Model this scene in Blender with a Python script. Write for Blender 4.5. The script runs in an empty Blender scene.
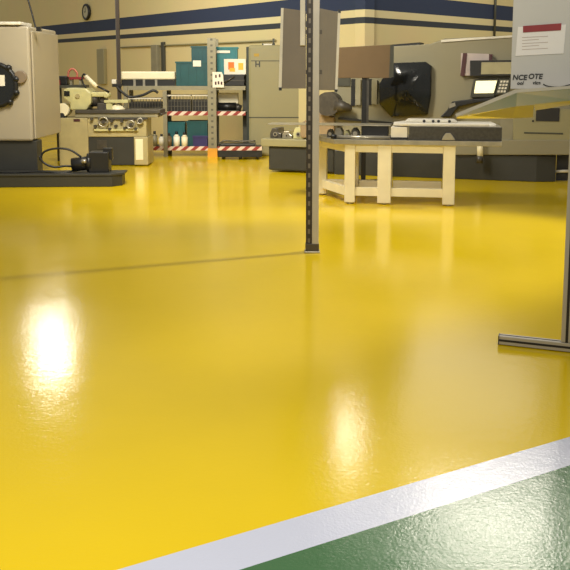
import bpy, bmesh, math, random
from mathutils import Vector, Matrix
random.seed(7)
SC = bpy.context.scene
COL = SC.collection

# ------------------------------------------------------------------ camera
F = 850.0; PY = 180.0; H = 1.5
TILT = math.atan(110.0 / F)
cam_d = bpy.data.cameras.new('camera'); cam = bpy.data.objects.new('camera', cam_d); COL.objects.link(cam)
cam.location = (0, 0, H)
cam.rotation_euler = (math.pi / 2 - TILT, 0, 0)
cam_d.sensor_width = 36.0; cam_d.lens = F / 570.0 * 36.0
cam_d.shift_y = -(285.0 - PY) / 570.0
SC.camera = cam

# ------------------------------------------------------------------ world, lamps, exposure
W = bpy.data.worlds.new('world'); SC.world = W; W.use_nodes = True
bg = W.node_tree.nodes['Background']
bg.inputs[0].default_value = (1.0, 0.965, 0.88, 1); bg.inputs[1].default_value = 0.42

def lamp(name, loc, energy, size, color=(1.0, 0.93, 0.78), target=None, spread=180, shape='DISK', size_y=None):
    d = bpy.data.lights.new(name, 'AREA'); d.shape = shape; d.size = size; d.energy = energy; d.color = color
    if size_y: d.size_y = size_y
    d.spread = math.radians(spread)
    o = bpy.data.objects.new(name, d); COL.objects.link(o); o.location = loc
    t = Vector(target) if target else Vector((loc[0], loc[1], 0))
    o.rotation_euler = (t - Vector(loc)).to_track_quat('-Z', 'Y').to_euler()
    return o
def spot(name, loc, target, energy, angle, blend, radius, color=(1.0, 0.95, 0.86)):
    d = bpy.data.lights.new(name, 'SPOT'); d.energy = energy; d.spot_size = math.radians(angle); d.spot_blend = blend
    d.shadow_soft_size = radius; d.color = color
    o = bpy.data.objects.new(name, d); COL.objects.link(o); o.location = loc
    o.rotation_euler = (Vector(target) - Vector(loc)).to_track_quat('-Z', 'Y').to_euler()
    return o
lamp('hall_lamp_far', (-4.66, 16.4, 4.0), 4.6, 0.85, target=(-1.27, 4.48, 0), spread=60, shape='ELLIPSE', size_y=0.5)
lamp('hall_lamp_middle', (0.66, 12.1, 4.0), 3.2, 1.05, target=(0.12, 3.3, 0), spread=60, shape='ELLIPSE', size_y=0.4)
lamp('hall_lamp_right', (2.62, 10.1, 4.4), 12.0, 1.9, target=(0.7, 2.75, 0), spread=60, shape='RECTANGLE', size_y=0.45)
lamp('hall_lamp_panel', (2.6, 14.2, 4.0), 7.5, 3.6, target=(0.71, 4.0, 0), spread=90, shape='ELLIPSE', size_y=2.2)
spot('hall_lamp_side', (6.7, 9.5, 4.2), (0.1, 7.0, 0), 2500, 37, 0.5, 0.2)
spot('hall_lamp_near', (-0.9, 1.7, 4.5), (-0.9, 1.7, 0), 720, 84, 1.0, 0.4, (1.0, 0.97, 0.92))
lamp('fill_left_wall', (-3.0, 13.8, 4.7), 90, 1.2, target=(-2.6, 17.6, 2.2), spread=140)  # added fill that washes the left wall, not a known hall lamp
lamp('fill_right_wall', (4.6, 12.4, 4.7), 45, 1.0, target=(4.2, 16.0, 2.0), spread=140)  # unseen fill added to lift the right wall
lamp('fill_front', (-1.6, 8.3, 4.4), 230, 1.6, target=(-1.0, 13.0, 1.2), spread=120)  # added frontal fill to brighten the machines, no real fixture
lamp('fill_aisle', (-0.3, -0.5, 4.4), 22, 1.2, target=(0.6, 6.9, 1.6), spread=50)  # weak fill added for the centre post and the board
SC.view_settings.view_transform = 'Standard'; SC.view_settings.look = 'None'
SC.view_settings.gamma = 1.0; SC.view_settings.use_curve_mapping = False
SC.view_settings.exposure = -0.17

# ------------------------------------------------------------------ helpers
def ray(px, py):
    x = (px - 285.0) / F; y = -(py - PY) / F
    c, s = math.cos(TILT), math.sin(TILT)
    return Vector((x, c + y * s, -s + y * c))
def G(px, py, z=0.0):
    d = ray(px, py); t = (z - H) / d.z
    return Vector((d.x * t, d.y * t, z))

class Frame:
    """a vertical reference plane in the hall: u runs along it, v away from the viewer, z up"""
    def __init__(s, ox, oy, ang=0.0, oz=0.0):
        s.o = Vector((ox, oy)); s.a = math.radians(ang); s.oz = oz
        s.u = Vector((math.cos(s.a), math.sin(s.a))); s.n = Vector((-math.sin(s.a), math.cos(s.a)))
    def hit(s, px, py, v=0.0):
        d = ray(px, py); dn = Vector((d.x, d.y))
        t = (v + s.n.dot(s.o)) / s.n.dot(dn)
        p = dn * t - s.o
        return s.u.dot(p), H + d.z * t - s.oz
    def rect(s, x0, y0, x1, y1, v=0.0):
        xm, ym = (x0 + x1) / 2, (y0 + y1) / 2
        return s.hit(x0, ym, v)[0], s.hit(x1, ym, v)[0], s.hit(xm, y1, v)[1], s.hit(xm, y0, v)[1]
    def P(s, px, py, v=0.0):
        u, z = s.hit(px, py, v); return (u, v, z)

def lin(c):
    return tuple((x / 255 / 12.92) if x / 255 <= 0.04045 else ((x / 255 + 0.055) / 1.055) ** 2.4 for x in c)
MATS = {}
def mat(name, rgb, rough=0.5, metal=0.0, var=0.12, scale=6.0, bump=0.0, coat=0.0):
    m = bpy.data.materials.new(name); m.use_nodes = True
    nt = m.node_tree; b = nt.nodes['Principled BSDF']
    b.inputs['Roughness'].default_value = rough; b.inputs['Metallic'].default_value = metal
    b.inputs['Coat Weight'].default_value = coat
    tc = nt.nodes.new('ShaderNodeTexCoord'); nz = nt.nodes.new('ShaderNodeTexNoise')
    nz.inputs['Scale'].default_value = scale; nz.inputs['Detail'].default_value = 4
    nt.links.new(tc.outputs['Object'], nz.inputs['Vector'])
    cr = nt.nodes.new('ShaderNodeValToRGB')
    c = lin(rgb)
    cr.color_ramp.elements[0].position = 0.3; cr.color_ramp.elements[1].position = 0.7
    cr.color_ramp.elements[0].color = (*[x * (1 - var) for x in c], 1)
    cr.color_ramp.elements[1].color = (*[min(1, x * (1 + var)) for x in c], 1)
    nt.links.new(nz.outputs['Fac'], cr.inputs['Fac']); nt.links.new(cr.outputs['Color'], b.inputs['Base Color'])
    if bump:
        bp = nt.nodes.new('ShaderNodeBump'); bp.inputs['Strength'].default_value = bump; bp.inputs['Distance'].default_value = 0.02
        nt.links.new(nz.outputs['Fac'], bp.inputs['Height']); nt.links.new(bp.outputs['Normal'], b.inputs['Normal'])
    MATS[name] = m
    return m

def floor_mat(name, rgb, rough, wave, bump, spec=0.28):
    """glossy resin coating with fine trowel ripple and dull worn patches"""
    m = bpy.data.materials.new(name); m.use_nodes = True
    nt = m.node_tree; b = nt.nodes['Principled BSDF']; L = nt.links.new
    tc = nt.nodes.new('ShaderNodeTexCoord')
    n1 = nt.nodes.new('ShaderNodeTexNoise'); n1.inputs['Scale'].default_value = 0.55; n1.inputs['Detail'].default_value = 5
    L(tc.outputs['Object'], n1.inputs['Vector'])
    cr = nt.nodes.new('ShaderNodeValToRGB'); c = lin(rgb)
    cr.color_ramp.elements[0].position = 0.3; cr.color_ramp.elements[1].position = 0.7
    cr.color_ramp.elements[0].color = (*[x * 0.93 for x in c], 1); cr.color_ramp.elements[1].color = (*[min(1, x * 1.05) for x in c], 1)
    L(n1.outputs['Fac'], cr.inputs['Fac']); L(cr.outputs['Color'], b.inputs['Base Color'])
    b.inputs['Specular IOR Level'].default_value = spec
    mr = nt.nodes.new('ShaderNodeMapRange'); mr.inputs['From Min'].default_value = 0.3; mr.inputs['From Max'].default_value = 0.7
    mr.inputs['To Min'].default_value = rough - 0.05; mr.inputs['To Max'].default_value = rough + 0.07
    L(n1.outputs['Fac'], mr.inputs['Value']); L(mr.outputs['Result'], b.inputs['Roughness'])
    n2 = nt.nodes.new('ShaderNodeTexNoise'); n2.inputs['Scale'].default_value = wave; n2.inputs['Detail'].default_value = 3
    L(tc.outputs['Object'], n2.inputs['Vector'])
    n3 = nt.nodes.new('ShaderNodeTexNoise'); n3.inputs['Scale'].default_value = wave * 0.22; n3.inputs['Detail'].default_value = 2
    L(tc.outputs['Object'], n3.inputs['Vector'])
    ad = nt.nodes.new('ShaderNodeMath'); ad.operation = 'MULTIPLY_ADD'; ad.inputs[1].default_value = 1.0
    L(n3.outputs['Fac'], ad.inputs[0]); L(n2.outputs['Fac'], ad.inputs[2])
    bp = nt.nodes.new('ShaderNodeBump'); bp.inputs['Strength'].default_value = bump; bp.inputs['Distance'].default_value = 0.004
    L(ad.outputs[0], bp.inputs['Height']); L(bp.outputs['Normal'], b.inputs['Normal'])
    return m

def wall_mat(name):
    """beige painted wall with a wide and a narrow navy band, banded by height"""
    m = bpy.data.materials.new(name); m.use_nodes = True
    nt = m.node_tree; b = nt.nodes['Principled BSDF']; L = nt.links.new
    b.inputs['Roughness'].default_value = 0.75
    g = nt.nodes.new('ShaderNodeNewGeometry'); sp = nt.nodes.new('ShaderNodeSeparateXYZ')
    L(g.outputs['Position'], sp.inputs[0])
    dv = nt.nodes.new('ShaderNodeMath'); dv.operation = 'DIVIDE'; dv.inputs[1].default_value = 5.0
    L(sp.outputs['Z'], dv.inputs[0])
    cr = nt.nodes.new('ShaderNodeValToRGB'); cr.color_ramp.interpolation = 'CONSTANT'
    beige = (*lin((220, 204, 152)), 1); navy = (*lin((44, 56, 84)), 1); slate = (*lin((52, 58, 66)), 1); cream = (*lin((222, 208, 162)), 1)
    els = cr.color_ramp.elements
    els[0].position = 0; els[0].color = beige
    els[1].position = 2.225 / 5; els[1].color = slate
    for z, c in ((2.32, cream), (2.44, navy), (2.71, beige)):
        e = els.new(z / 5); e.color = c
    L(dv.outputs[0], cr.inputs['Fac'])
    nz = nt.nodes.new('ShaderNodeTexNoise'); nz.inputs['Scale'].default_value = 1.2
    L(g.outputs['Position'], nz.inputs['Vector'])
    mx = nt.nodes.new('ShaderNodeMix'); mx.data_type = 'RGBA'; mx.blend_type = 'MULTIPLY'; mx.inputs[0].default_value = 0.12
    L(cr.outputs['Color'], mx.inputs[6]); L(nz.outputs['Color'], mx.inputs[7]); L(mx.outputs[2], b.inputs['Base Color'])
    return m

def stripe_mat(name, ca, cb, period, slant=1.0):
    m = bpy.data.materials.new(name); m.use_nodes = True
    nt = m.node_tree; b = nt.nodes['Principled BSDF']; L = nt.links.new
    b.inputs['Roughness'].default_value = 0.5
    tc = nt.nodes.new('ShaderNodeTexCoord'); sp = nt.nodes.new('ShaderNodeSeparateXYZ'); L(tc.outputs['Object'], sp.inputs[0])
    a = nt.nodes.new('ShaderNodeMath'); a.operation = 'MULTIPLY_ADD'; a.inputs[1].default_value = slant
    L(sp.outputs['Z'], a.inputs[0]); L(sp.outputs['X'], a.inputs[2])
    d = nt.nodes.new('ShaderNodeMath'); d.operation = 'DIVIDE'; d.inputs[1].default_value = period; L(a.outputs[0], d.inputs[0])
    f = nt.nodes.new('ShaderNodeMath'); f.operation = 'FRACT'; L(d.outputs[0], f.inputs[0])
    g = nt.nodes.new('ShaderNodeMath'); g.operation = 'GREATER_THAN'; g.inputs[1].default_value = 0.5; L(f.outputs[0], g.inputs[0])
    mx = nt.nodes.new('ShaderNodeMix'); mx.data_type = 'RGBA'; mx.inputs[6].default_value = (*lin(ca), 1); mx.inputs[7].default_value = (*lin(cb), 1)
    L(g.outputs[0], mx.inputs[0]); L(mx.outputs[2], b.inputs['Base Color'])
    return m

def screen_mat(name, rgb, strength):
    m = mat(name, rgb, 0.3); b = m.node_tree.nodes['Principled BSDF']
    b.inputs['Emission Color'].default_value = (*lin(rgb), 1); b.inputs['Emission Strength'].default_value = strength
    return m

def slot_mat(name, rgb, dark, period, frac, half, cx):
    """painted steel with punched slots repeating up its height, between cx-half and cx+half"""
    m = mat(name, rgb, 0.45, 0.3); nt = m.node_tree; b = nt.nodes['Principled BSDF']; L = nt.links.new
    src = b.inputs['Base Color'].links[0].from_socket
    tc = nt.nodes.new('ShaderNodeTexCoord'); sp = nt.nodes.new('ShaderNodeSeparateXYZ'); L(tc.outputs['Object'], sp.inputs[0])
    def M(op, i0, v1):
        n = nt.nodes.new('ShaderNodeMath'); n.operation = op; L(i0, n.inputs[0])
        if isinstance(v1, (int, float)): n.inputs[1].default_value = v1
        elif v1 is not None: L(v1, n.inputs[1])
        return n.outputs[0]
    fz = M('LESS_THAN', M('FRACT', M('DIVIDE', sp.outputs['Z'], period), None), frac)
    fx = M('LESS_THAN', M('ABSOLUTE', M('SUBTRACT', sp.outputs['X'], cx), None), half)
    mx = nt.nodes.new('ShaderNodeMix'); mx.data_type = 'RGBA'; L(M('MULTIPLY', fz, fx), mx.inputs[0])
    L(src, mx.inputs[6]); mx.inputs[7].default_value = (*lin(dark), 1); L(mx.outputs[2], b.inputs['Base Color'])
    return m

class MB:
    def __init__(s): s.v = []; s.f = []; s.sm = []
    def _add(s, vs, fs, smooth=False):
        k = len(s.v); s.v += [tuple(p) for p in vs]
        for f in fs: s.f.append([k + i for i in f]); s.sm.append(smooth)
        return s
    def box(s, u0, u1, v0, v1, z0, z1):
        if u0 > u1: u0, u1 = u1, u0
        if z0 > z1: z0, z1 = z1, z0
        vs = [(u0, v0, z0), (u1, v0, z0), (u1, v1, z0), (u0, v1, z0), (u0, v0, z1), (u1, v0, z1), (u1, v1, z1), (u0, v1, z1)]
        return s._add(vs, [(0, 3, 2, 1), (4, 5, 6, 7), (0, 1, 5, 4), (1, 2, 6, 5), (2, 3, 7, 6), (3, 0, 4, 7)])
    def rbox(s, fr, r, v0, v1):
        u0, u1, z0, z1 = fr.rect(*r, v0); return s.box(u0, u1, v0, v1, z0, z1)
    def prism(s, poly, v0, v1):
        """outline in (u, z), given depth"""
        n = len(poly); a = sum(poly[i][0] * poly[(i + 1) % n][1] - poly[(i + 1) % n][0] * poly[i][1] for i in range(n))
        if a < 0: poly = poly[::-1]
        vs = [(u, v0, z) for u, z in poly] + [(u, v1, z) for u, z in poly]
        fs = [tuple(range(n)), tuple(reversed(range(n, 2 * n)))] + [(i, n + i, n + (i + 1) % n, (i + 1) % n) for i in range(n)]
        return s._add(vs, fs)
    def pprism(s, fr, pts, v0, v1): return s.prism([fr.hit(x, y, v0) for x, y in pts], v0, v1)
    def plan(s, poly, z0, z1):
        n = len(poly); a = sum(poly[i][0] * poly[(i + 1) % n][1] - poly[(i + 1) % n][0] * poly[i][1] for i in range(n))
        if a < 0: poly = poly[::-1]
        vs = [(u, v, z0) for u, v in poly] + [(u, v, z1) for u, v in poly]
        fs = [tuple(reversed(range(n))), tuple(range(n, 2 * n))] + [(i, (i + 1) % n, n + (i + 1) % n, n + i) for i in range(n)]
        return s._add(vs, fs)
    def cyl(s, p, q, r, r2=None, seg=18):
        p = Vector(p); q = Vector(q); r2 = r if r2 is None else r2
        w = (q - p).normalized(); a = w.orthogonal().normalized(); b = w.cross(a)
        ring = [(math.cos(2 * math.pi * i / seg), math.sin(2 * math.pi * i / seg)) for i in range(seg)]
        vs = [p + a * c * r + b * d * r for c, d in ring] + [q + a * c * r2 + b * d * r2 for c, d in ring]
        s._add(vs, [(i, (i + 1) % seg, seg + (i + 1) % seg, seg + i) for i in range(seg)], True)
        k = len(s.v) - 2 * seg
        s.f.append([k + i for i in reversed(range(seg))]); s.sm.append(False)
        s.f.append([k + seg + i for i in range(seg)]); s.sm.append(False)
        return s
    def ring(s, c, axis, R, r, seg=24, ss=8):
        c = Vector(c); w = Vector(axis).normalized(); a = w.orthogonal().normalized(); b = w.cross(a)
        vs = []
        for i in range(seg):
            t = 2 * math.pi * i / seg; d = a * math.cos(t) + b * math.sin(t)
            for j in range(ss):
                q = 2 * math.pi * j / ss; vs.append(c + d * (R + r * math.cos(q)) + w * r * math.sin(q))
        return s._add(vs, [(i * ss + j, ((i + 1) % seg) * ss + j, ((i + 1) % seg) * ss + (j + 1) % ss, i * ss + (j + 1) % ss) for i in range(seg) for j in range(ss)], True)
    def tube(s, pts, r, seg=8, sub=6):
        P = [Vector(p) for p in pts]
        if len(P) > 2:
            Q = []
            for i in range(len(P) - 1):
                p0 = P[max(i - 1, 0)]; p1 = P[i]; p2 = P[i + 1]; p3 = P[min(i + 2, len(P) - 1)]
                for k in range(sub):
                    t = k / sub
                    Q.append(0.5 * ((2 * p1) + (p2 - p0) * t + (2 * p0 - 5 * p1 + 4 * p2 - p3) * t * t + (3 * p1 - p0 - 3 * p2 + p3) * t ** 3))
            Q.append(P[-1]); P = Q
        vs = []; a = None
        for i, p in enumerate(P):
            w = (P[min(i + 1, len(P) - 1)] - P[max(i - 1, 0)]).normalized()
            a = w.orthogonal().normalized() if a is None else (a - w * a.dot(w)).normalized()
            b = w.cross(a)
            vs += [p + (a * math.cos(2 * math.pi * j / seg) + b * math.sin(2 * math.pi * j / seg)) * r for j in range(seg)]
        n = len(P)
        fs = [(i * seg + j, i * seg + (j + 1) % seg, (i + 1) * seg + (j + 1) % seg, (i + 1) * seg + j) for i in range(n - 1) for j in range(seg)]
        fs += [tuple(reversed(range(seg))), tuple((n - 1) * seg + j for j in range(seg))]
        return s._add(vs, fs, True)
    def dome(s, c, r, hz=1.0, seg=18, rings=7, full=False):
        c = Vector(c); vs = []; lo = -math.pi / 2 if full else 0.0
        for i in range(rings + 1):
            t = lo + (math.pi / 2 - lo) * i / rings * 0.985
            for j in range(seg):
                q = 2 * math.pi * j / seg
                vs.append(c + Vector((r * math.cos(t) * math.cos(q), r * math.cos(t) * math.sin(q), r * hz * math.sin(t))))
        fs = [(i * seg + j, i * seg + (j + 1) % seg, (i + 1) * seg + (j + 1) % seg, (i + 1) * seg + j) for i in range(rings) for j in range(seg)]
        fs += [tuple(reversed(range(seg))), tuple(rings * seg + j for j in range(seg))]
        return s._add(vs, fs, True)
    def build(s, name, m, parent=None, frame=None, bevel=0.0):
        me = bpy.data.meshes.new(name); me.from_pydata(s.v, [], s.f)
        for p, sm in zip(me.polygons, s.sm): p.use_smooth = sm
        me.update(); me.materials.append(m)
        o = bpy.data.objects.new(name, me); COL.objects.link(o)
        if parent: o.parent = parent
        elif frame: o.location = (frame.o.x, frame.o.y, frame.oz); o.rotation_euler = (0, 0, frame.a)
        if bevel:
            b = o.modifiers.new('bevel', 'BEVEL'); b.width = bevel; b.segments = 2; b.limit_method = 'ANGLE'
        return o

def tag(o, label, cat, group=None):
    o['label'] = label; o['category'] = cat
    if group: o['group'] = group
    return o
def thing(name, fr, label, cat, group=None):
    o = bpy.data.objects.new(name, None); COL.objects.link(o); o.empty_display_size = 0.1
    o.location = (fr.o.x, fr.o.y, fr.oz); o.rotation_euler = (0, 0, fr.a)
    return tag(o, label, cat, group)
def struct(name, mb, m):
    o = mb.build(name, m); o['kind'] = 'structure'; return o
def lettering(name, txt, size, loc, m, parent, shear=0.0, sx=1.0):
    cu = bpy.data.curves.new(name, 'FONT'); cu.body = txt; cu.size = size; cu.extrude = 0.0015; cu.shear = shear; cu.offset = size * 0.03
    cu.align_x = 'CENTER'; cu.align_y = 'CENTER'
    to = bpy.data.objects.new(name, cu); COL.objects.link(to)
    dg = bpy.context.evaluated_depsgraph_get()
    me = bpy.data.meshes.new_from_object(to.evaluated_get(dg)); bpy.data.objects.remove(to)
    me.name = name; me.materials.clear(); me.materials.append(m)
    R = Matrix.Rotation(math.pi / 2, 4, 'X') @ Matrix.Diagonal((sx, 1, 1, 1))
    me.transform(Matrix.Translation(loc) @ R)
    o = bpy.data.objects.new(name, me); COL.objects.link(o); o.parent = parent
    return o

# ------------------------------------------------------------------ materials
M_yellow = floor_mat('yellow_resin', (234, 199, 1), 0.13, 60.0, 0.16)
M_green = floor_mat('green_resin', (64, 108, 64), 0.17, 90.0, 0.22, 0.5)
M_line = floor_mat('white_line_resin', (204, 207, 222), 0.17, 90.0, 0.24, 0.5)
M_wall = wall_mat('banded_wall')
M_side = mat('side_wall_paint', (176, 156, 112), 0.8, var=0.03, scale=1)
M_alu = mat('aluminium', (186, 180, 168), 0.4, 0.2, 0.06)
M_alud = mat('slot_dark', (34, 32, 30), 0.6, 0.0)
M_strip = mat('perforated_steel', (86, 80, 70), 0.45, 0.5)
M_trim = mat('white_edge', (222, 216, 200), 0.5)
M_panel = mat('grey_display_panel', (126, 116, 102), 0.55, var=0.05)
M_panelr = mat('ribbed_display_panel', (132, 122, 104), 0.5, var=0.06)
M_board = mat('light_grey_board', (190, 188, 184), 0.45, var=0.02)
M_paper = mat('white_paper', (226, 222, 220), 0.6, var=0.02, scale=3)
M_red = mat('dark_red', (138, 34, 40), 0.5)
M_ink = mat('dark_ink', (44, 46, 44), 0.6)
M_sheet = mat('brushed_sheet', (206, 200, 188), 0.28, 0.85, 0.05)
M_rim = mat('sheet_rim', (186, 180, 166), 0.5, 0.1)
M_cnc = mat('beige_machine_paint', (186, 170, 140), 0.45, var=0.03, scale=2)
M_cnc_l = mat('warm_beige_machine_paint', (170, 160, 138), 0.42, var=0.03, scale=2)
M_cab = mat('olive_beige_cabinet_paint', (146, 139, 102), 0.45, var=0.03, scale=2)
M_mach = mat('olive_grey_machine_paint', (138, 131, 104), 0.45, var=0.03, scale=2)
M_dark = mat('charcoal_plinth', (54, 54, 50), 0.45, var=0.08)
M_darker = mat('black_plastic', (26, 26, 26), 0.4)
M_window = mat('smoked_acrylic', (30, 32, 32), 0.14, 0.0, 0.05)
M_rubber = mat('black_rubber', (24, 24, 24), 0.5)
M_cream = mat('cream_machine_enamel', (172, 160, 116), 0.4, var=0.1, scale=5)
M_creamg = mat('pale_green_cream_enamel', (196, 190, 136), 0.4, var=0.12, scale=6)
M_steel = mat('machined_steel', (176, 170, 154), 0.32, 0.75, 0.15, 9)
M_steeld = mat('dark_steel', (84, 80, 74), 0.4, 0.5, 0.2, 8)
M_white = mat('white_enamel', (238, 228, 194), 0.4, var=0.05)
M_slab = mat('black_granite', (62, 60, 56), 0.35, var=0.3, scale=30)
M_brown = mat('brown_board', (106, 85, 56), 0.55, var=0.05)
M_teal = mat('teal_plastic', (8, 76, 80), 0.45)
M_tealL = mat('light_teal_plastic', (34, 120, 124), 0.45)
M_blue = mat('indigo_plastic', (44, 38, 96), 0.45)
M_label = mat('white_label', (238, 232, 214), 0.6, var=0.02)
M_rack = mat('grey_rack_steel', (142, 136, 112), 0.5, 0.2, 0.1)
M_rackd = mat('dark_rack_steel', (70, 70, 60), 0.5, 0.2, 0.1)
M_orange = mat('orange_guard', (224, 158, 44), 0.5)
M_pict = mat('orange_print', (226, 120, 40), 0.6)
M_pict2 = mat('yellow_print', (236, 186, 60), 0.6)
M_wire = mat('wire_basket_metal', (96, 92, 80), 0.45, 0.4, 0.2, 20)
M_tape = stripe_mat('red_white_tape', (150, 52, 44), (226, 206, 190), 0.17, -1.2)
M_screen = screen_mat('lit_screen', (255, 246, 196), 1.0)
M_pink = mat('pale_mauve_print', (186, 172, 166), 0.6)
M_clock = mat('clock_face', (176, 172, 146), 0.5)
M_plum = mat('plum_edge', (72, 34, 36), 0.5)
M_blueglass = mat('amber_bottle', (120, 100, 70), 0.3)

# ------------------------------------------------------------------ the hall: floor, line, walls
A1, A2 = G(115, 570), G(570, 437)
B1, B2 = G(240, 570), G(570, 465)
d = (((A2 - A1).normalized() + (B2 - B1).normalized()) / 2).normalized()
ca, cb = (A1 + A2) / 2, (B1 + B2) / 2
a0, a1 = ca - d * 12, ca + d * 18
b0, b1 = cb - d * 12, cb + d * 18
def ground(name, pts, m, kind='structure'):
    n = len(pts); mb = MB(); mb._add([(p[0], p[1], 0) for p in pts] + [(p[0], p[1], -0.05) for p in pts],
        [tuple(range(n)), tuple(reversed(range(n, 2 * n)))] + [(i, n + i, n + (i + 1) % n, (i + 1) % n) for i in range(n)])
    o = mb.build(name, m); o['kind'] = kind
    bm = bmesh.new(); bm.from_mesh(o.data); bmesh.ops.recalc_face_normals(bm, faces=bm.faces); bm.to_mesh(o.data); bm.free()
    return o
ground('floor', [a0, a1, (a1.x, 30), (-22, 30), (-22, a0.y)], M_yellow)
ground('floor', [b1, b0, (b0.x, -8), (b1.x, -8)], M_green)
ground('trim_1', [a1, a0, b0, b1], M_line)

CX, CY = 1.25, 13.5
LW = Frame(CX, CY, math.degrees(math.atan2(-0.798, 0.602)))      # left wall plane, u towards the corner
RW = Frame(CX, CY, math.degrees(math.atan2(0.717, 0.697)))
for name, f, u0, u1 in (('wall_left', LW, -17, 0.0), ('wall_right', RW, 0.0, 14)):
    o = MB().box(u0, u1, 0, 0.2, 0, 5.0).build(name, M_wall, None, f); o['kind'] = 'structure'

# wall fittings -----------------------------------------------------
u, z = LW.hit(88, 12)
fr = Frame(*(Vector((CX, CY)) + LW.u * u), math.degrees(LW.a), z)
r = 0.175
ck = thing('wall_clock', fr, 'round dark rimmed wall clock above the navy band', 'clock')
MB().ring((0, -0.05, 0), (0, 1, 0), r, 0.035).cyl((0, -0.06, 0), (0, 0, 0), r).build('case', M_darker, ck)
MB().cyl((0, -0.07, 0), (0, -0.055, 0), r - 0.03).build('dial', M_clock, ck)
MB().box(-0.008, 0.008, -0.078, -0.071, -0.01, 0.11).build('hand', M_ink, ck)
MB().box(-0.075, 0.01, -0.078, -0.071, -0.008, 0.008).build('hand', M_ink, ck)

def wall_box(name, frw, rct, depth, m, label, cat, bevel=0.01):
    u0, u1, z0, z1 = frw.rect(*rct)
    f = Frame(*(Vector((CX, CY)) + frw.u * ((u0 + u1) / 2)), math.degrees(frw.a), z0)
    hw = (u1 - u0) / 2
    o = MB().box(-hw, hw, -depth - 0.004, -0.004, 0, z1 - z0).build(name, m, None, f, bevel)
    return tag(o, label, cat)
wall_box('wall_duct', LW, (155, 45, 161, 76), 0.10, M_rack, 'grey duct box on the wall above the white roll', 'duct')
wall_box('cable_conduit', LW, (163, 42, 166, 76), 0.05, M_rackd, 'thin dark conduit right beside the grey duct box', 'conduit')
wall_box('cable_duct', LW, (100, 49, 107, 84), 0.08, M_cab, 'pale vertical cable duct on the wall left of the dark pole', 'duct')
u0, z0 = LW.hit(122, 52); u1, z1 = LW.hit(277, 34.5)
zc = (z0 + z1) / 2
f = Frame(CX, CY, math.degrees(LW.a), zc)
tag(MB().cyl((u0, -0.03, 0), (u1, -0.03, 0), 0.017).build('wall_pipe', M_cab, None, f), 'thin horizontal beige pipe running along the wall under the bands', 'pipe')
u0, z0 = RW.hit(493, 36)
f = Frame(*(Vector((CX, CY)) + RW.u * u0), math.degrees(RW.a), z0 - 0.25)
tag(MB().cyl((0, -0.03, 0), (0, -0.03, 1.6), 0.022).build('wall_pipe', M_rackd, None, f), 'thin dark vertical pipe crossing the navy bands at the right wall', 'pipe')

# ------------------------------------------------------------------ centre post with two display panels
g = G(312, 252)
fr = Frame(g.x, g.y)
po = thing('display_post', fr, 'grey steel post with perforated strip carrying two grey panels, mid hall', 'post')
w0 = fr.hit(306, 200)[0]; w1 = fr.hit(312, 200)[0]; w2 = fr.hit(318.6, 200)[0]
top = 2.75
mb = MB(); mb.box(w1, w2, -0.03, 0.03, 0.012, top)
mb.build('profile', M_alu, po, bevel=0.004)
MB().box(w0, w1, -0.012, 0.022, 0.012, top).build('perforated_strip', slot_mat('slotted_strip', (58, 52, 46), (120, 111, 98), 0.078, 0.5, 0.009, (w0 + w1) / 2), po)
MB().box(w0 - 0.012, w2 + 0.012, -0.05, 0.05, 0, 0.014).build('foot_plate', M_steel, po, bevel=0.003)
MB().box(w0 - 0.004, w2 + 0.004, -0.034, 0.036, 0.014, 0.075).build('shoe', M_strip, po, bevel=0.003)
# left panel
p = [(283, 8), (306, 11), (306, 88.5), (281, 88.5)]
pl = MB().pprism(fr, p, -0.03, -0.012); pl = pl.build('panel', M_panel, po)
MB().pprism(fr, [(281, 8), (283.6, 8), (281.6, 89), (278.6, 89)], -0.04, -0.004).build('edge_trim', M_trim, pl)
MB().pprism(fr, [(278.6, 87.5), (282, 87.5), (281.6, 90.5), (279, 90.5)], -0.045, 0.0).build('corner_cap', M_darker, pl)
MB().rbox(fr, (300.2, -25, 305.2, 45.5), -0.055, -0.032).build('hanger_bar', M_trim, po, bevel=0.003)
# right panel
p = [(318, 8), (339, 12), (336, 90.5), (318, 90)]
pr = MB().pprism(fr, p, 0.0, 0.018).build('panel', M_panelr, po)
MB().pprism(fr, [(338, 11.5), (340.6, 11.5), (337.4, 91), (335, 91)], -0.012, 0.026).build('edge_trim', M_trim, pr)
MB().pprism(fr, [(334.6, 89.5), (337.6, 89.5), (337.2, 92), (335, 92)], -0.016, 0.03).build('corner_cap', M_darker, pr)
MB().pprism(fr, [(338.4, 9.5), (341, 10), (340.8, 13), (338.2, 12.6)], -0.016, 0.03).build('corner_cap', M_darker, pr)
for k in range(5): MB().pprism(fr, [(320 + k * 3.4, 9.5 + k * .6), (320.9 + k * 3.4, 9.6 + k * .6), (320.7 + k * 3.2, 90), (319.8 + k * 3.2, 90)], -0.005, 0.0).build('rib', M_panelr, pr)
for y in (30, 70): MB().rbox(fr, (303, y, 322, y + 4), -0.008, 0.018).build('bracket', M_strip, po)

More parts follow.
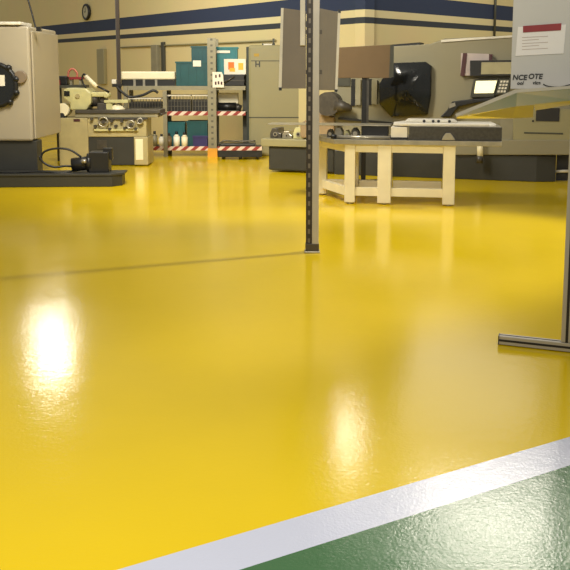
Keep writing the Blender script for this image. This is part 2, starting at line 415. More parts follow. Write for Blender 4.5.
# ------------------------------------------------------------------ info board stand at right
gl, gr = G(498, 345), G(570, 353)
ang = math.degrees(math.atan2(gr.y - gl.y, gr.x - gl.x))
gp = gl + (gr - gl) * (71 / 72)
fr = Frame(gp.x, gp.y, ang)
sb = thing('info_board_stand', fr, 'light grey information board with paper holder on an aluminium T foot stand', 'board')
ul = fr.hit(499, 340)[0]; th = 0.052
ft = MB().box(ul, -ul, 0, 0.05, 0.004, th).build('foot', M_alu, sb, bevel=0.003)
mb = MB(); mb.box(ul - 0.001, -ul + 0.001, -0.0012, 0.002, 0.022, 0.034); mb.box(ul - 0.001, -ul + .001, 0.019, 0.031, th - 0.001, th + 0.0012); mb.build('slot', M_alud, ft)
MB().box(ul - 0.005, ul, 0, 0.05, 0.004, th).build('end_cap', M_darker, ft)
pu0 = fr.hit(561.2, 335)[0]
ps = MB().box(pu0, pu0 + 0.06, 0.002, 0.05, th + 0.0015, 2.1).build('post', M_alu, sb, bevel=0.003)
MB().box(pu0 + 0.022, pu0 + 0.036, 0.0005, 0.01, th + 0.002, 2.1).build('slot', M_alud, ps)
v = -0.03
bl, zb = fr.hit(510.3, 89, v); 
MB().box(bl, bl + 0.75, v, v + 0.028, zb, 2.08).build('board', M_board, sb, bevel=0.003)
vp = v - 0.004
ph = MB().pprism(fr, [(518, 27), (566, 24.5), (563.5, 53.5), (515.5, 56)], vp, vp + 0.0035).build('paper_holder', M_paper, sb)
MB().pprism(fr, [(523, 26), (561.5, 23.2), (561, 30.2), (523, 32.5)], vp - 0.003, vp).build('header_bar', M_red, ph)
mb = MB()
for k in range(5):
    y = 36.5 + k * 3.0; MB().pprism(fr, [(522, y + .7), (548 - (k % 2) * 9, y - .6), (548 - (k % 2) * 9, y), (522, y + 1.3)], vp - 0.0012, vp).build('print_line', M_pink, ph)
for t, x, y, s in (('NCE', 519.6, 77.6, 5.6), ('OTE', 535.2, 76.6, 5.6), ('ool', 520.3, 83.2, 3.8), ('vice', 536.5, 82.8, 3.8)):
    uu, zz = fr.hit(x, y, v); kk = 4.45 / F
    lettering('lettering', t, s * kk * 1.25, (uu, v - 0.002, zz), M_ink, sb, shear=0.15)
mb = MB().tube([fr.P(543, 84, v - .008), fr.P(549, 86.3, v - .008), fr.P(560, 86.8, v - .008), fr.P(572, 84, v - .008)], 0.0022)
mb.build('cord', M_ink, sb)
# folded sheet tray under the board, reaching out to the left
rim = [(455, 114), (515, 89.6), (575, 85.5), (575, 88.3), (517, 92.8), (456.5, 117)]
tr = MB().pprism(fr, rim, -0.17, -0.155).build('tray_rim', M_rim, sb)
def facets(top, bot, vt, vb, th=0.004):
    """folded sheet between an upper and a lower edge line, leaning"""
    T = [fr.P(x, y, vt) for x, y in top]; B = [fr.P(x, y, vb) for x, y in bot]; n = len(T)
    mb = MB(); off = lambda p: (p[0], p[1] + th, p[2] + th)
    vs = T + B + [off(p) for p in T] + [off(p) for p in B]
    fs = [(i, n + i, n + i + 1, i + 1) for i in range(n - 1)] + [(2 * n + i, 2 * n + i + 1, 3 * n + i + 1, 3 * n + i) for i in range(n - 1)]
    fs += [(i, i + 1, 2 * n + i + 1, 2 * n + i) for i in range(n - 1)] + [(n + i, 3 * n + i, 3 * n + i + 1, n + i + 1) for i in range(n - 1)]
    fs += [(0, 2 * n, 3 * n, n), (n - 1, 2 * n - 1, 4 * n - 1, 3 * n - 1)]
    return mb._add(vs, fs)
facets([(456.5, 117), (517, 92.8), (575, 88.3)], [(470, 116), (516, 106.5), (575, 100)], -0.165, -0.142).build('upper_fold', M_sheet, sb)
facets([(456.5, 117), (470, 116), (516, 106.5), (534, 104.5)], [(457, 118.6), (470, 118.6), (512, 118.3), (533, 117.5)], -0.142, -0.075).build('lower_fold', M_sheet, sb)
facets([(534, 104.5), (545, 103.3), (575, 100)], [(535, 110.5), (545, 109), (575, 104)], -0.142, -0.125).build('lower_fold', M_sheet, sb)
top = [fr.P(x, y, -.155) for x, y in ((456.5, 116), (517, 91.5), (575, 87))]
mb = MB(); T = top + [(p[0], -.025, p[2]) for p in top]
mb._add(T + [(p[0], p[1], p[2] - .006) for p in T], [(0, 1, 4, 3), (1, 2, 5, 4), (6, 9, 10, 7), (7, 10, 11, 8), (0, 6, 7, 1), (1, 7, 8, 2), (3, 4, 10, 9), (4, 5, 11, 10), (0, 3, 9, 6), (2, 8, 11, 5)])
mb.build('tray_deck', M_rim, sb)

# ------------------------------------------------------------------ left machining centre
fr = Frame(-3.36, 11.3, 0)
mc = thing('machining_centre', fr, 'large beige enclosed machine tool with round dark porthole at left edge', 'machine')
zt = fr.hit(33, 26)[1]; zb = fr.hit(33, 141)[1]; zs = fr.hit(56, 132, 1.3)[1]
MB().box(-1.7, 0.0, 0, 1.35, zb, zt).build('cabinet', M_cnc_l, mc, bevel=0.03)
MB().box(0.004, 0.03, 0.05, 1.33, zb + 0.02, zt - 0.06).build('side_panel', M_cnc_l, mc, bevel=0.01)
MB().rbox(fr, (-30, 21.6, 20, 25), -0.03, 0.5).build('painted_highlight', M_trim, mc, bevel=0.012)  # white strip stands in for the highlight along the cabinet's top
MB().rbox(fr, (36, 27, 40, 31), 0.03, 0.1).build('lifting_eye', M_darker, mc)
up_ = fr.hit(37, 150, .05)[0]
MB().box(-1.7, up_, 0.05, .3, 0, zb).build('plinth', M_dark, mc, bevel=0.01)
MB().box(-1.7, -.75, 0.3, 1.3, 0, zb).build('plinth', M_dark, mc, bevel=0.01)
cu, cz = fr.hit(-4, 85)
R = fr.hit(18, 85)[0] - cu
pw = MB().cyl((cu, -0.06, cz), (cu, 0.01, cz), R * 0.9, R, 28).build('porthole', M_window, mc)
MB().ring((cu, -0.035, cz), (0, 1, 0), R * 0.94, 0.035, 28).build('porthole_rim', M_darker, pw)
MB().rbox(fr, (-6, 75, 4.5, 86), -0.075, -0.058).build('sticker', M_label, pw)
for a in (-50, -20, 15, 50):
    MB().dome((cu + R * math.cos(math.radians(a)), -0.035, cz + R * math.sin(math.radians(a))), 0.045, full=True).build('clamp', M_darker, pw)
hu, hz = fr.hit(21, 77)
MB().cyl((hu, -0.05, hz), (hu, 0.005, hz), 0.085, 0.085, 20).build('lock_knob', mat('brown_grey_knob', (128, 112, 92), .5), mc, bevel=0.01)

fr = Frame(-3.3, 10.85, 3)
ct = thing('coolant_tank', fr, 'long low charcoal coolant tank on the floor before the beige machine', 'tank')
zt = fr.hit(40, 174)[1]
uR = fr.hit(112, 180)[0]; uT = fr.hit(121, 180)[0]
MB().plan([(-1.4, 0), (uR, 0), (uT, 0.12), (uT, 0.4), (-1.4, 0.4)], 0.0, zt - 0.03).build('tank', M_dark, ct, bevel=0.008)
MB().plan([(-1.4, -0.012), (uR, -0.012), (uT + 0.03, 0.12), (uT + 0.03, 0.41), (-1.4, 0.41)], zt - 0.03, zt).build('lid', M_dark, ct, bevel=0.006)
x0, x1, _, z1 = fr.rect(89, 152, 109, 172, 0.15)
pb = MB().box(x0, x1, 0.12, 0.36, zt, z1).build('pump_box', M_darker, ct, bevel=0.01)
x0, x1, _, z1 = fr.rect(75, 154, 88, 172, 0.15)
zm = (zt + z1) / 2
pm = MB().cyl((x0 - .05, 0.22, zm - .03), (x1 + 0.04, 0.22, zm), 0.09).cyl((x1 - .02, 0.22, zm), (x1 + 0.04, 0.22, zm), 0.12).build('pump_motor', M_darker, ct)
MB().cyl((x1 - 0.07, 0.105, zm + .03), (x1 - 0.01, 0.105, zm + .03), 0.03).build('valve', M_steel, pm)
MB().rbox(fr, (103, 148, 112, 160), 0.2, 0.3).build('switch_box', M_darker, ct, bevel=0.006)
mb = MB().tube([fr.P(40, 160, .2), fr.P(44, 152, .2), fr.P(56, 148.5, .2), fr.P(70, 150, .2), fr.P(81, 157, .2)], 0.014)
mb.tube([fr.P(39, 156, .15), fr.P(44, 163, .15), fr.P(54, 167, .15), fr.P(66, 166, .2), fr.P(76, 167, .22)], 0.014)
mb.build('hose', M_rubber, ct)
MB().tube([fr.P(-6, 172, .1), fr.P(15, 172.5, .1), fr.P(40, 171.5, .1), fr.P(64, 173, .1), fr.P(74, 170, .2)], 0.012).build('hose', M_rubber, ct)

# leaning dark cable from above to the machine
f = Frame(-3.5, 11.75)
tag(MB().tube([f.P(37, 31), f.P(35, 25), f.P(31, 10), f.P(24, -14)], 0.012).build('power_cable', M_rubber, None, f), 'thin dark cable slanting up from the top of the beige machine', 'cable')

# ------------------------------------------------------------------ lathe
g = G(100, 166)
fr = Frame(g.x, g.y)
la = thing('lathe', fr, 'old cream metalworking lathe with dark base recess between left machine and rack', 'lathe')
D = 0.55
zb = fr.hit(100, 137)[1]
MB().rbox(fr, (59, 118, 88, 166.5), 0.0, D).build('pedestal', M_cream, la, bevel=0.012)
MB().rbox(fr, (134, 137, 148, 165), 0.0, D).build('pedestal', M_cream, la, bevel=0.012)
u0, u1, z0, z1 = fr.rect(88, 137, 134, 165.5)
cp = MB().box(u0, u1, 0.05, D, 0.01, z1).build('base_cabinet', M_dark, la, bevel=0.005)
MB().rbox(fr, (135.5, 139, 143, 160), -0.012, 0.0).build('side_plate', M_white, la, bevel=0.004)
MB().rbox(fr, (97, 140, 107, 149), 0.04, 0.05).build('notice', M_steeld, cp)
u0, u1, z0, z1 = fr.rect(76, 117, 146, 137)
bd = MB().box(u0, u1, 0.03, D, z0, z1).build('apron', M_cream, la, bevel=0.01)
mb = MB(); mb.rbox(fr, (75, 110, 160, 113.5), -0.03, D); mb.rbox(fr, (118, 113.5, 162, 115.5), 0.02, D); mb.build('bed_ways', M_steeld, la, bevel=0.004)
MB().rbox(fr, (75, 113.5, 158, 117.5), 0.0, D).build('bed', M_rack, la, bevel=0.004)
for x, y, r in ((103.5, 122, 4.6), (131, 124.5, 3.8), (140, 121, 2.6)):
    u, z = fr.hit(x, y, -0.03); k = 13.4 / F
    h = MB().ring((u, -0.045, z), (0, 1, 0), r * k, 0.014).build('handwheel', M_steel, la)
    MB().cyl((u, -0.06, z), (u, 0.03, z), 0.028).build('hub', M_steeld, h)
    MB().box(u - r * k, u + r * k, -0.05, -0.04, z - .01, z + .01).build('spoke', M_steel, h)
mb = MB()
for x, y in ((92, 119), (95.5, 126), (112, 121), (116, 126), (122, 121), (125, 128), (136, 129), (110, 129)):
    u, z = fr.hit(x, y, 0.0); MB().cyl((u, -0.05, z), (u, 0.03, z), 0.022).build('knob', M_steeld, la)
MB().rbox(fr, (73.5, 119, 80, 121.5), -0.01, 0.01).build('name_plate', M_plum, la)
MB().rbox(fr, (98, 117.5, 147, 119.5), -0.01, 0.04).build('lead_screw', M_steeld, la)
MB().rbox(fr, (94, 129, 138, 131), -0.02, 0.035).build('feed_rod', M_creamg, la)
hs = MB().pprism(fr, [(63, 90), (67, 88), (86, 88.5), (91, 93), (91, 103), (86, 110), (70, 110), (70, 103), (63, 98)], 0.05, 0.5).build('headstock', M_creamg, la, bevel=0.02)
MB().rbox(fr, (64, 91, 69.5, 96), 0.035, 0.06).build('speed_dial', M_darker, hs)
u, z = fr.hit(78, 96, .05)
MB().cyl((u, 0.02, z), (u, 0.06, z), 0.035).build('selector', M_cream, hs)
u, z = fr.hit(95, 99, .25)
MB().cyl((u - .07, 0.27, z), (u + 0.06, 0.27, z), 0.12).build('chuck', M_steeld, la)
mb = MB(); mb.rbox(fr, (97, 103, 112, 110), 0.15, 0.4); mb.rbox(fr, (100, 97, 106, 103), 0.2, 0.35); mb.build('carriage', M_steeld, la, bevel=0.01)
mb = MB(); mb.rbox(fr, (86, 92, 107, 97), 0.12, 0.3); u, z = fr.hit(106, 95, .12); mb.cyl((u, .1, z), (u, .3, z), 0.05); mb.build('upper_arm', M_creamg, la, bevel=0.02)
u, z = fr.hit(117, 106, .2)
ts = MB().dome((u, 0.25, fr.hit(117, 110.2, .25)[1]), 0.12, 0.9).build('tailstock', M_white, la)
MB().rbox(fr, (104, 100, 128, 103), 0.12, 0.36).rbox(fr, (106, 102.5, 112, 110.2), 0.14, 0.34).build('tool_tray', M_creamg, la, bevel=0.006)
u, z = fr.hit(62, 110, .1)
gu = MB().cyl((u, 0.06, z), (u, 0.35, z), 0.105).build('end_guard', M_white, la)
MB().cyl((u, 0.05, z - .09), (u, 0.32, z - .15), 0.05).build('guard_bracket', M_darker, la)
lp = MB().tube([fr.P(86, 88, .3), fr.P(82, 80, .3), fr.P(84, 74, .3), fr.P(88, 79, .25)], 0.014).build('lamp_arm', M_darker, la)
MB().cyl(fr.P(86, 76.5, .25), fr.P(97, 87, .15), 0.035, 0.03).build('lamp_head', M_white, lp)
MB().cyl(fr.P(96, 85.6, .16), fr.P(109, 92, .1), 0.016).build('lamp_neck', M_darker, lp)

# stool-height tool stand with red boxes behind the lathe head
fr = Frame(fr.o.x - 0.5, fr.o.y + 0.72)
tsd = thing('tool_rack', fr, 'small tool rack holding red and black tools behind the lathe headstock', 'rack')
mb = MB(); u0, u1, z0, z1 = fr.rect(55, 85, 85, 88)
mb.box(u0, u1, 0, .3, z0, z1)
for uu in (u0, u1 - .03):
    for vv in (0, .27): mb.box(uu, uu + .03, vv, vv + .03, 0, z0)
mb.build('stand', M_rackd, tsd)
MB().rbox(fr, (55, 76, 67, 85), 0.05, 0.25).build('black_box', M_darker, tsd, bevel=0.02)
MB().rbox(fr, (56.5, 80, 60, 84.8), 0.035, 0.045).build('red_label', M_red, tsd)
MB().rbox(fr, (69, 77, 82, 79.5), 0.05, 0.25).build('red_bar', M_red, tsd)
for x in (70, 79): MB().rbox(fr, (x, 79.5, x + 2, 85), 0.08, 0.2).build('bar_support', M_rack, tsd)
MB().tube([fr.P(68, 77, .1), fr.P(69, 71, .1), fr.P(73, 69, .1), fr.P(77, 73, .1), fr.P(77, 77, .1)], 0.018).build('red_handle', mat('faded_red', (190, 110, 90), .5), tsd)

# dark pole behind the lathe
fr = Frame(*ray(119, 70).xy * 14.3)
pp = thing('service_pole', fr, 'slim dark upright pole rising behind the lathe, crossing the navy bands', 'pole')
k = 14.3 / F
MB().box(-1.4 * k, 1.6 * k, -0.025, 0.025, 0.01, 3.1).build('pole', mat('brown_black_pole', (52, 40, 28), .5), pp)
MB().box(-2.1 * k, -1.4 * k, -0.02, 0.02, 0.01, 3.1).build('cable_channel', M_steeld, pp)
MB().box(-.1, .1, -.1, .1, 0, .012).build('foot_plate', M_steeld, pp)
MB().rbox(fr, (111.5, 79.5, 116, 84), -.06, .03).build('socket_box', M_trim, pp, bevel=.012)
MB().rbox(fr, (112, 84, 121, 87), -.05, .03).build('clamp', M_darker, pp, bevel=.006)
MB().tube([fr.P(117, 87, -.04), fr.P(122, 92, -.05), fr.P(130, 97, -.05), fr.P(143, 95, -.05), fr.P(153, 90.5, -.04), fr.P(158, 93, -.03)], .022).build('cable', M_rubber, pp)

# ------------------------------------------------------------------ storage rack
g = G(212, 156.5)
RK = Frame(g.x, g.y)
rk = thing('storage_rack', RK, 'long grey storage rack with red and white taped shelf edges by the wall', 'rack')
D = 0.55
uA = RK.hit(124, 100)[0]; uB = RK.hit(245.5, 100)[0]
zTop = RK.hit(212, 86)[1]; zMid = RK.hit(212, 112)[1]; zLow = RK.hit(212, 147)[1]
uB2 = uB
for z, ub, t, m in ((zTop, uB, 0.07, M_rack), (zMid, uB, 0.05, M_rackd), (zLow, uB2, 0.05, M_rackd)):
    sh = MB().box(uA, ub, 0, D, z - t, z).build('shelf', m, rk)
    if z != zTop:
        ul = RK.hit(166 if z == zMid else 150, 112)[0]
        MB().box(ul, ub, -0.006, -0.001, z - t - .01, z + 0.012).build('striped_tape', M_tape, sh)
for x, x2, zt, v0, m in ((208, 216.5, RK.hit(212, 38)[1], -0.05, M_rack), (241.5, 245.5, RK.hit(246, 60)[1], 0.4, M_rackd), (163, 167, RK.hit(165, 91)[1], -0.03, M_rack), (124, 128, RK.hit(126, 86)[1], -0.03, M_rack)):
    a, b = RK.hit(x, 100)[0], RK.hit(x2, 100)[0]
    up = MB().box(a, b, v0, v0 + 0.05, 0, zt).build('upright', slot_mat('punched_rack_steel', (142, 136, 112), (96, 92, 78), 0.1, 0.35, 0.02, (a + b) / 2) if x == 208 else m, rk)
    MB().box(a, b, D - 0.05, D, 0, zt).build('upright', m, rk)
    if x == 208:
        MB().box(a - .01, b + .01, v0 - 0.02, v0 + 0.06, 0, RK.hit(212, 148)[1]).build('foot_guard', M_orange, up)
MB().box(RK.hit(217, 100)[0], RK.hit(241, 100)[0], D - .03, D, RK.hit(230, 83)[1], RK.hit(230, 80)[1]).build('back_rail', M_rackd, rk)

def crate(rct, v0, v1, zbase, m, label, cat='crate', name='crate', lab=None, group='crates on the storage rack', ribs=True):
    u0, u1, z0, z1 = RK.rect(*rct, v0)
    f = Frame(g.x + (u0 + u1) / 2, g.y + v0, 0, zbase); hw = (u1 - u0) / 2; h = z1 - zbase; dd = v1 - v0
    t = thing(name, f, label, cat, group)
    mb = MB(); w = 0.015
    mb.box(-hw, hw, 0, w, 0, h).box(-hw, hw, dd - w, dd, 0, h).box(-hw, -hw + w, w, dd - w, 0, h).box(hw - w, hw, w, dd - w, 0, h).box(-hw + w, hw - w, w, dd - w, 0, w)
    b = mb.build('body', m, t, bevel=0.004)
    MB().box(-hw - .012, hw + .012, -0.012, 0.0, h - 0.03, h).box(-hw - .012, hw + .012, dd, dd + .012, h - 0.03, h).build('rim', m, t)
    if ribs:
        n = 4
        for i in range(n): uu = -hw + (i + .5) * 2 * hw / n; MB().box(uu - .008, uu + .008, -0.008, 0, 0.02, h - .03).build('rib', m, b)
    if lab:
        a0, a1, c0, c1 = RK.rect(*lab, v0 - .014); o = (u0 + u1) / 2
        MB().box(a0 - o, a1 - o, -0.018, -0.0125, c0 - zbase, c1 - zbase).build('label_card', M_label, t)
    return t
crate((176, 61.5, 208, 84), 0.02, 0.26, zTop, M_teal, 'dark teal crate with a white card, front left on the rack top shelf', lab=(193, 60.5, 201, 66.5))
crate((191.5, 46, 208.5, 84), 0.29, 0.5, zTop, M_teal, 'tall teal crate standing behind the crate with the white card')
crate((217, 47, 237.5, 84), 0.29, 0.5, zTop, M_tealL, 'lighter teal crate right of the rack post behind the orange printed card', lab=(216.5, 50.5, 230, 53))
# orange-printed card box
def flat_card(name, rct, v, label, cat, prints):
    u0, u1, z0, z1 = RK.rect(*rct, v)
    f = Frame(g.x + (u0 + u1) / 2, g.y + v, 0, zTop + 0.001)
    return f, u0, u1, z0, z1
u0, u1, z0, z1 = RK.rect(224, 59, 246, 74.5, 0.1)
f = Frame(g.x + (u0 + u1) / 2, g.y + .1, 0, z0); hw = (u1 - u0) / 2
cd = thing('printed_carton', f, 'white carton with orange and yellow print on top of the black case', 'carton')
MB().box(-hw, hw, 0, .12, 0, z1 - z0).build('carton', M_label, cd, bevel=.004)
h = z1 - z0
MB().box(-hw * .62, -hw * .08, -.002, 0, h * .32, h * .8).build('orange_print', M_pict, cd)
MB().box(-hw * .5, -hw * .0, -.003, -.0, h * .18, h * .42).build('yellow_print', M_pict2, cd)
MB().box(hw * .3, hw * .75, -.002, 0, h * .3, h * .75).build('yellow_print', M_pict2, cd)
zc0 = z0
u0, u1, _, _ = RK.rect(221, 75, 244.5, 86, 0.04)
f = Frame(g.x + (u0 + u1) / 2, g.y + .04, 0, zTop); hw = (u1 - u0) / 2
cs = thing('tool_case', f, 'black tool case under the orange printed carton', 'case')
MB().box(-hw, hw, 0, .23, 0, zc0 - zTop).build('case_body', M_darker, cs, bevel=.012)
MB().box(-hw, hw, -.006, 0, (zc0 - zTop) * .45, (zc0 - zTop) * .52).build('lid_seam', M_steeld, cs)
MB().cyl((-hw * .75, -.03, .05), (hw * .15, -.03, zc0 - zTop - .03), .012).build('carry_handle', M_steeld, cs)
u0, u1, z0, z1 = RK.rect(212.5, 72, 224, 87.5, -0.06)
f = Frame(g.x + (u0 + u1) / 2, g.y - .06, 0, z0); hw = (u1 - u0) / 2; h = z1 - z0
sg = thing('notice_card', f, 'small white notice with dark red pictograms hanging on the rack post', 'sign')
MB().prism([(-hw, 0), (hw, 0), (hw * .85, h * .8), (hw * .6, h), (-hw, h)], 0, .008).build('card', M_label, sg)
mb = MB()
for a, b in ((-.55, .62), (.1, .66), (-.6, .18), (-.1, .2), (.42, .18)): MB().box(hw * a, hw * (a + .3), -.002, 0, h * b, h * (b + .2)).build('pictogram', M_plum, sg)
# long white roll and what lies under it
u0, u1, z0, z1 = RK.rect(121, 71.5, 175, 79.5, 0.1)
zz = z0; f = Frame(g.x + (u0 + u1) / 2, g.y + .1, 0, zTop); hw = (u1 - u0) / 2
bx = thing('white_tube_carton', f, 'long white carton lying on a dark tray at the left end of the top shelf', 'carton')
MB().box(-hw, hw, 0, .3, zz - zTop, z1 - zTop).build('carton', M_white, bx, bevel=.02)
MB().box(-hw, hw, .02, .3, 0, zz - zTop).build('tray', M_darker, bx)
mb = MB()
for a in (-.55, -.2, .25): MB().box(hw * a, hw * a + .04, .005, .02, 0, zz - zTop).build('spacer', M_steel, bx)

# middle shelf: wire baskets and machines
def basket(rct, label, m=M_wire):
    u0, u1, z0, z1 = RK.rect(*rct, .05)
    f = Frame(g.x + (u0 + u1) / 2, g.y + .05, 0, zMid + .001); hw = (u1 - u0) / 2; h = z1 - zMid
    t = thing('wire_basket', f, label, 'basket', 'baskets on the middle shelf')
    n = max(4, int(hw * 2 / .05))
    for v0 in (0.0, .292):
        mb = MB()
        for i in range(n + 1):
            uu = -hw + 2 * hw * i / n; mb.box(uu - .004, uu + .004, v0, v0 + .008, 0, h)
        for q in range(4): mb.box(-hw, hw, v0 + .002, v0 + .01, h * q / 3.2, h * q / 3.2 + .008)
        mb.build('wire_mesh', m, t)
    MB().box(-hw, hw, .01, .29, 0.0, h * .72).build('dark_contents', M_darker, t)
    MB().box(-hw - .008, hw + .008, -.008, .012, h - .02, h).box(-hw - .008, hw + .008, .29, .308, h - .02, h).box(-hw - .008, -hw + .008, .012, .29, h - .02, h).box(hw - .008, hw + .008, .012, .29, h - .02, h).build('rim', M_trim, t)
basket((168, 95, 190.5, 112), 'wire basket with a pale rim, second basket left of the rack post')
basket((192.5, 95, 207.5, 112), 'wire basket with a pale rim directly left of the rack post')
basket((129, 98, 161, 112), 'dark wire basket at the left end of the middle shelf, behind the lathe')
u0, u1, z0, z1 = RK.rect(217.5, 102, 241, 112, .08)
f = Frame(g.x + (u0 + u1) / 2, g.y + .08, 0, zMid); hw = (u1 - u0) / 2; h = z1 - zMid
pt = thing('power_tool', f, 'dark motor tool lying on the middle shelf right of the rack post', 'tool')
MB().cyl((-hw, .12, h * .5), (hw * .55, .12, h * .5), h * .42).build('motor', M_darker, pt)
MB().cyl((hw * .5, .12, h * .5), (hw, .12, h * .32), h * .4, h * .3).build('gear_head', M_steeld, pt)
MB().box(-hw, hw * .8, .02, .22, 0, h * .14).build('base', M_rackd, pt)
u0, u1, z0, z1 = RK.rect(218, 93, 238, 102.5, .3)
f = Frame(g.x + (u0 + u1) / 2, g.y + .36, 0, zMid); hw = (u1 - u0) / 2
tag(MB().box(-hw, hw, 0, .12, 0, z1 - zMid).build('cardboard_box', M_white, None, f, .01), 'pale carton behind the dark motor tool on the middle shelf', 'box')

# lower shelf
crate((165, 122, 184.8, 141), .1, .42, zLow, mat('mid_teal_plastic', (20, 92, 100), .45), 'mid teal crate behind bottles on the bottom shelf')
crate((187, 121, 207.5, 147), .1, .42, zLow, M_teal, 'dark teal crate left of the rack post on the bottom shelf')
crate((193, 136, 207.5, 147), .0, .07, zLow, M_blue, 'low indigo bin before the dark teal crate on the bottom shelf', ribs=False)
def bottle(px, top, label, m, r=.05, grp='bottles on the bottom shelf'):
    u, z = RK.hit(px, top, .05)
    f = Frame(g.x + u, g.y + .05, 0, zLow); h = z - zLow
    t = thing('bottle', f, label, 'bottle', grp)
    MB().cyl((0, 0, 0), (0, 0, h * .68), r).cyl((0, 0, h * .68), (0, 0, h * .82), r, r * .4).build('body', m, t)
    MB().cyl((0, 0, h * .8), (0, 0, h), r * .45).build('cap', M_darker, t)
bottle(154.5, 131, 'grey bottle, leftmost on the bottom shelf', M_rack)
bottle(161.5, 134, 'short pale bottle second from the left on the bottom shelf', M_label, .052)
bottle(169, 133, 'brownish bottle third from the left on the bottom shelf', M_blueglass, .048)
bottle(176.5, 131.5, 'pale bottle right of the brownish one on the bottom shelf', M_label, .055)
bottle(184.5, 132, 'cream bottle nearest the indigo bin on the bottom shelf', M_white, .055)
# low dolly with a black tray, in front of the cabinet
gd = G(240, 159.8); DF = Frame(gd.x, gd.y)
dl = thing('floor_dolly', DF, 'low dolly with red and white striped edge on the floor right of the rack post', 'dolly')
u0, u1, z0, z1 = DF.rect(218, 146.5, 262, 149.5)
MB().box(u0, u1, 0, .36, z0 - .02, z1 - .003).build('deck', M_rackd, dl)
MB().box(u0, u1, -.006, -.001, z0 - .015, z1).build('striped_tape', M_tape, dl)
for uu in (u0 + .08, (u0 + u1) / 2, u1 - .08):
    for vv in (.06, .32):
        w = MB().cyl((uu - .02, vv, .05), (uu + .02, vv, .05), .05).build('wheel', M_darker, dl)
        MB().box(uu - .03, uu + .03, vv - .03, vv + .03, .09, z0 - .02).build('caster_fork', M_steeld, w)
MB().box(u0, u1, .01, .025, .045, z0 - .02).build('skirt', M_darker, dl)
f = Frame(gd.x + (u0 + u1) / 2 - .05, gd.y + .03, 0, z1 - .003); hw = (u1 - u0) / 2 - .06; h = .1
tt = thing('black_tray', f, 'flat black tray with curled edge on the striped dolly', 'tray')
MB().box(-hw, hw, 0, .3, 0, h * .45).build('tray', M_darker, tt, bevel=.01)
MB().tube([(-hw, -.01, h * .4), (-hw * .7, -.01, h * .95), (-hw * .2, -.01, h * .9), (hw, -.01, h * .95)], .014).build('edge_tube', M_steeld, tt)

# ------------------------------------------------------------------ electrical cabinet
fr = Frame(*ray(275, 70).xy * 14.72)
ec = thing('control_cabinet', fr, 'tall olive beige control cabinet between the rack and the centre post', 'cabinet')
u0, u1, z0, z1 = fr.rect(248.2, 45, 303, 165)
MB().box(u0, u1, 0, .45, 0.0, z1).build('cabinet', M_cab, ec, bevel=.05)
MB().box(u0 - .03, u0 + .015, .02, .42, .05, z1 - .03).build('side_frame', mat('dark_green_frame', (40, 48, 40), .5), ec)
a, b, c, d_ = fr.rect(254, 53.5, 259, 56.5)
MB().box(a, b, -.003, .0, c, d_).build('yellow_sticker', mat('mustard', (170, 140, 50), .6), ec)
uu, zz = fr.hit(257.7, 64.5); lettering('lettering', 'H', .13, (uu, -.004, zz), M_dark, ec)
MB().rbox(fr, (251, 60.5, 302, 61.2), -.004, .004).build('seam', M_rackd, ec)
MB().rbox(fr, (249, 117, 303, 118), -.004, .004).build('seam', M_rackd, ec)
mb = MB(); mb.rbox(fr, (262, 43.5, 275, 48.5), .1, .3); mb.rbox(fr, (272.5, 38.5, 274.5, 44), .1, .2); mb.build('top_bracket', M_rackd, ec)
MB().rbox(fr, (263.5, 43.8, 272, 46), .085, .1).build('bracket_face', M_trim, ec)

# ------------------------------------------------------------------ right machine: long turning centre
fr = Frame(-0.25, 12.5, -17.4)
tc_ = thing('turning_centre', fr, 'long olive grey turning machine with dark octagonal window and charcoal plinth', 'machine')
zl = fr.hit(300, 147)[1]; zl2 = fr.hit(300, 138)[1]
uE = fr.hit(556, 165)[0]; uEnd = fr.hit(640, 120)[0]
zp = fr.hit(500, 155, 0)[1]
u335 = fr.hit(334, 120)[0]
MB().box(0.0, u335, 0.02, .8, 0.03, zl).build('plinth', M_dark, tc_, bevel=.02)
MB().plan([(u335, .02), (uE - .25, .02), (uE, .12), (uE, .8), (u335, .8)], 0.0, zp).build('plinth', M_dark, tc_, bevel=.01)
MB().box(uE + .01, uEnd, .3, .9, 0.0, zp).build('plinth', M_darker, tc_)
MB().cyl(fr.P(554, 171.5, .2), fr.P(570, 171, .2), .02).build('lever', M_trim, tc_)
MB().box(-.1, u335, -.03, .85, zl, zl2 - .02).build('bed_ledge', M_cab, tc_, bevel=.01)
body = [(334, 79), (340, 52), (390, 46.5), (430, 44), (445, 38.5), (512, 35.5), (640, 27), (640, 147), (334, 147)]
bd = MB().pprism(fr, body, 0.06, 1.0).build('enclosure', M_mach, tc_, bevel=.015)
MB().pprism(fr, [(441, 40), (470, 37.8), (514, 35.2), (640, 26.6), (640, 29), (514, 37.2), (470, 40), (441, 42.4)], .04, .9).build('painted_lit_top', M_trim, bd)  # pale colour stands in for light on the enclosure's top
MB().pprism(fr, [(392, 44.5), (420, 42.3), (419, 44.8), (393, 46.6)], .1, .5).build('vent', M_darker, bd)
win = [(392.6, 63), (425, 61.8), (430.8, 66), (430, 96), (427, 114.5), (391.4, 117), (379.5, 104), (379, 84)]
wp = [Vector(fr.hit(x, y, -.06)) for x, y in win]
oc = []
for i in range(8):
    for k in range(5): oc.append(wp[i].lerp(wp[(i + 1) % 8], k / 5))
wc = sum(wp, Vector((0, 0))) / 8
mb = MB(); n = len(oc); vs = [(p.x, .06, p.y) for p in oc]; sc_ = (1.0, .97, .9, .78, .62, .45, .28, .12)
for q in sc_: vs += [(wc.x + (p.x - wc.x) * q, -.05 - .10 * (1 - q * q), wc.y + (p.y - wc.y) * q) for p in oc]
vs.append((wc.x, -.15, wc.y))
fs = [(r * n + i, (r + 1) * n + i, (r + 1) * n + (i + 1) % n, r * n + (i + 1) % n) for r in range(len(sc_)) for i in range(n)]
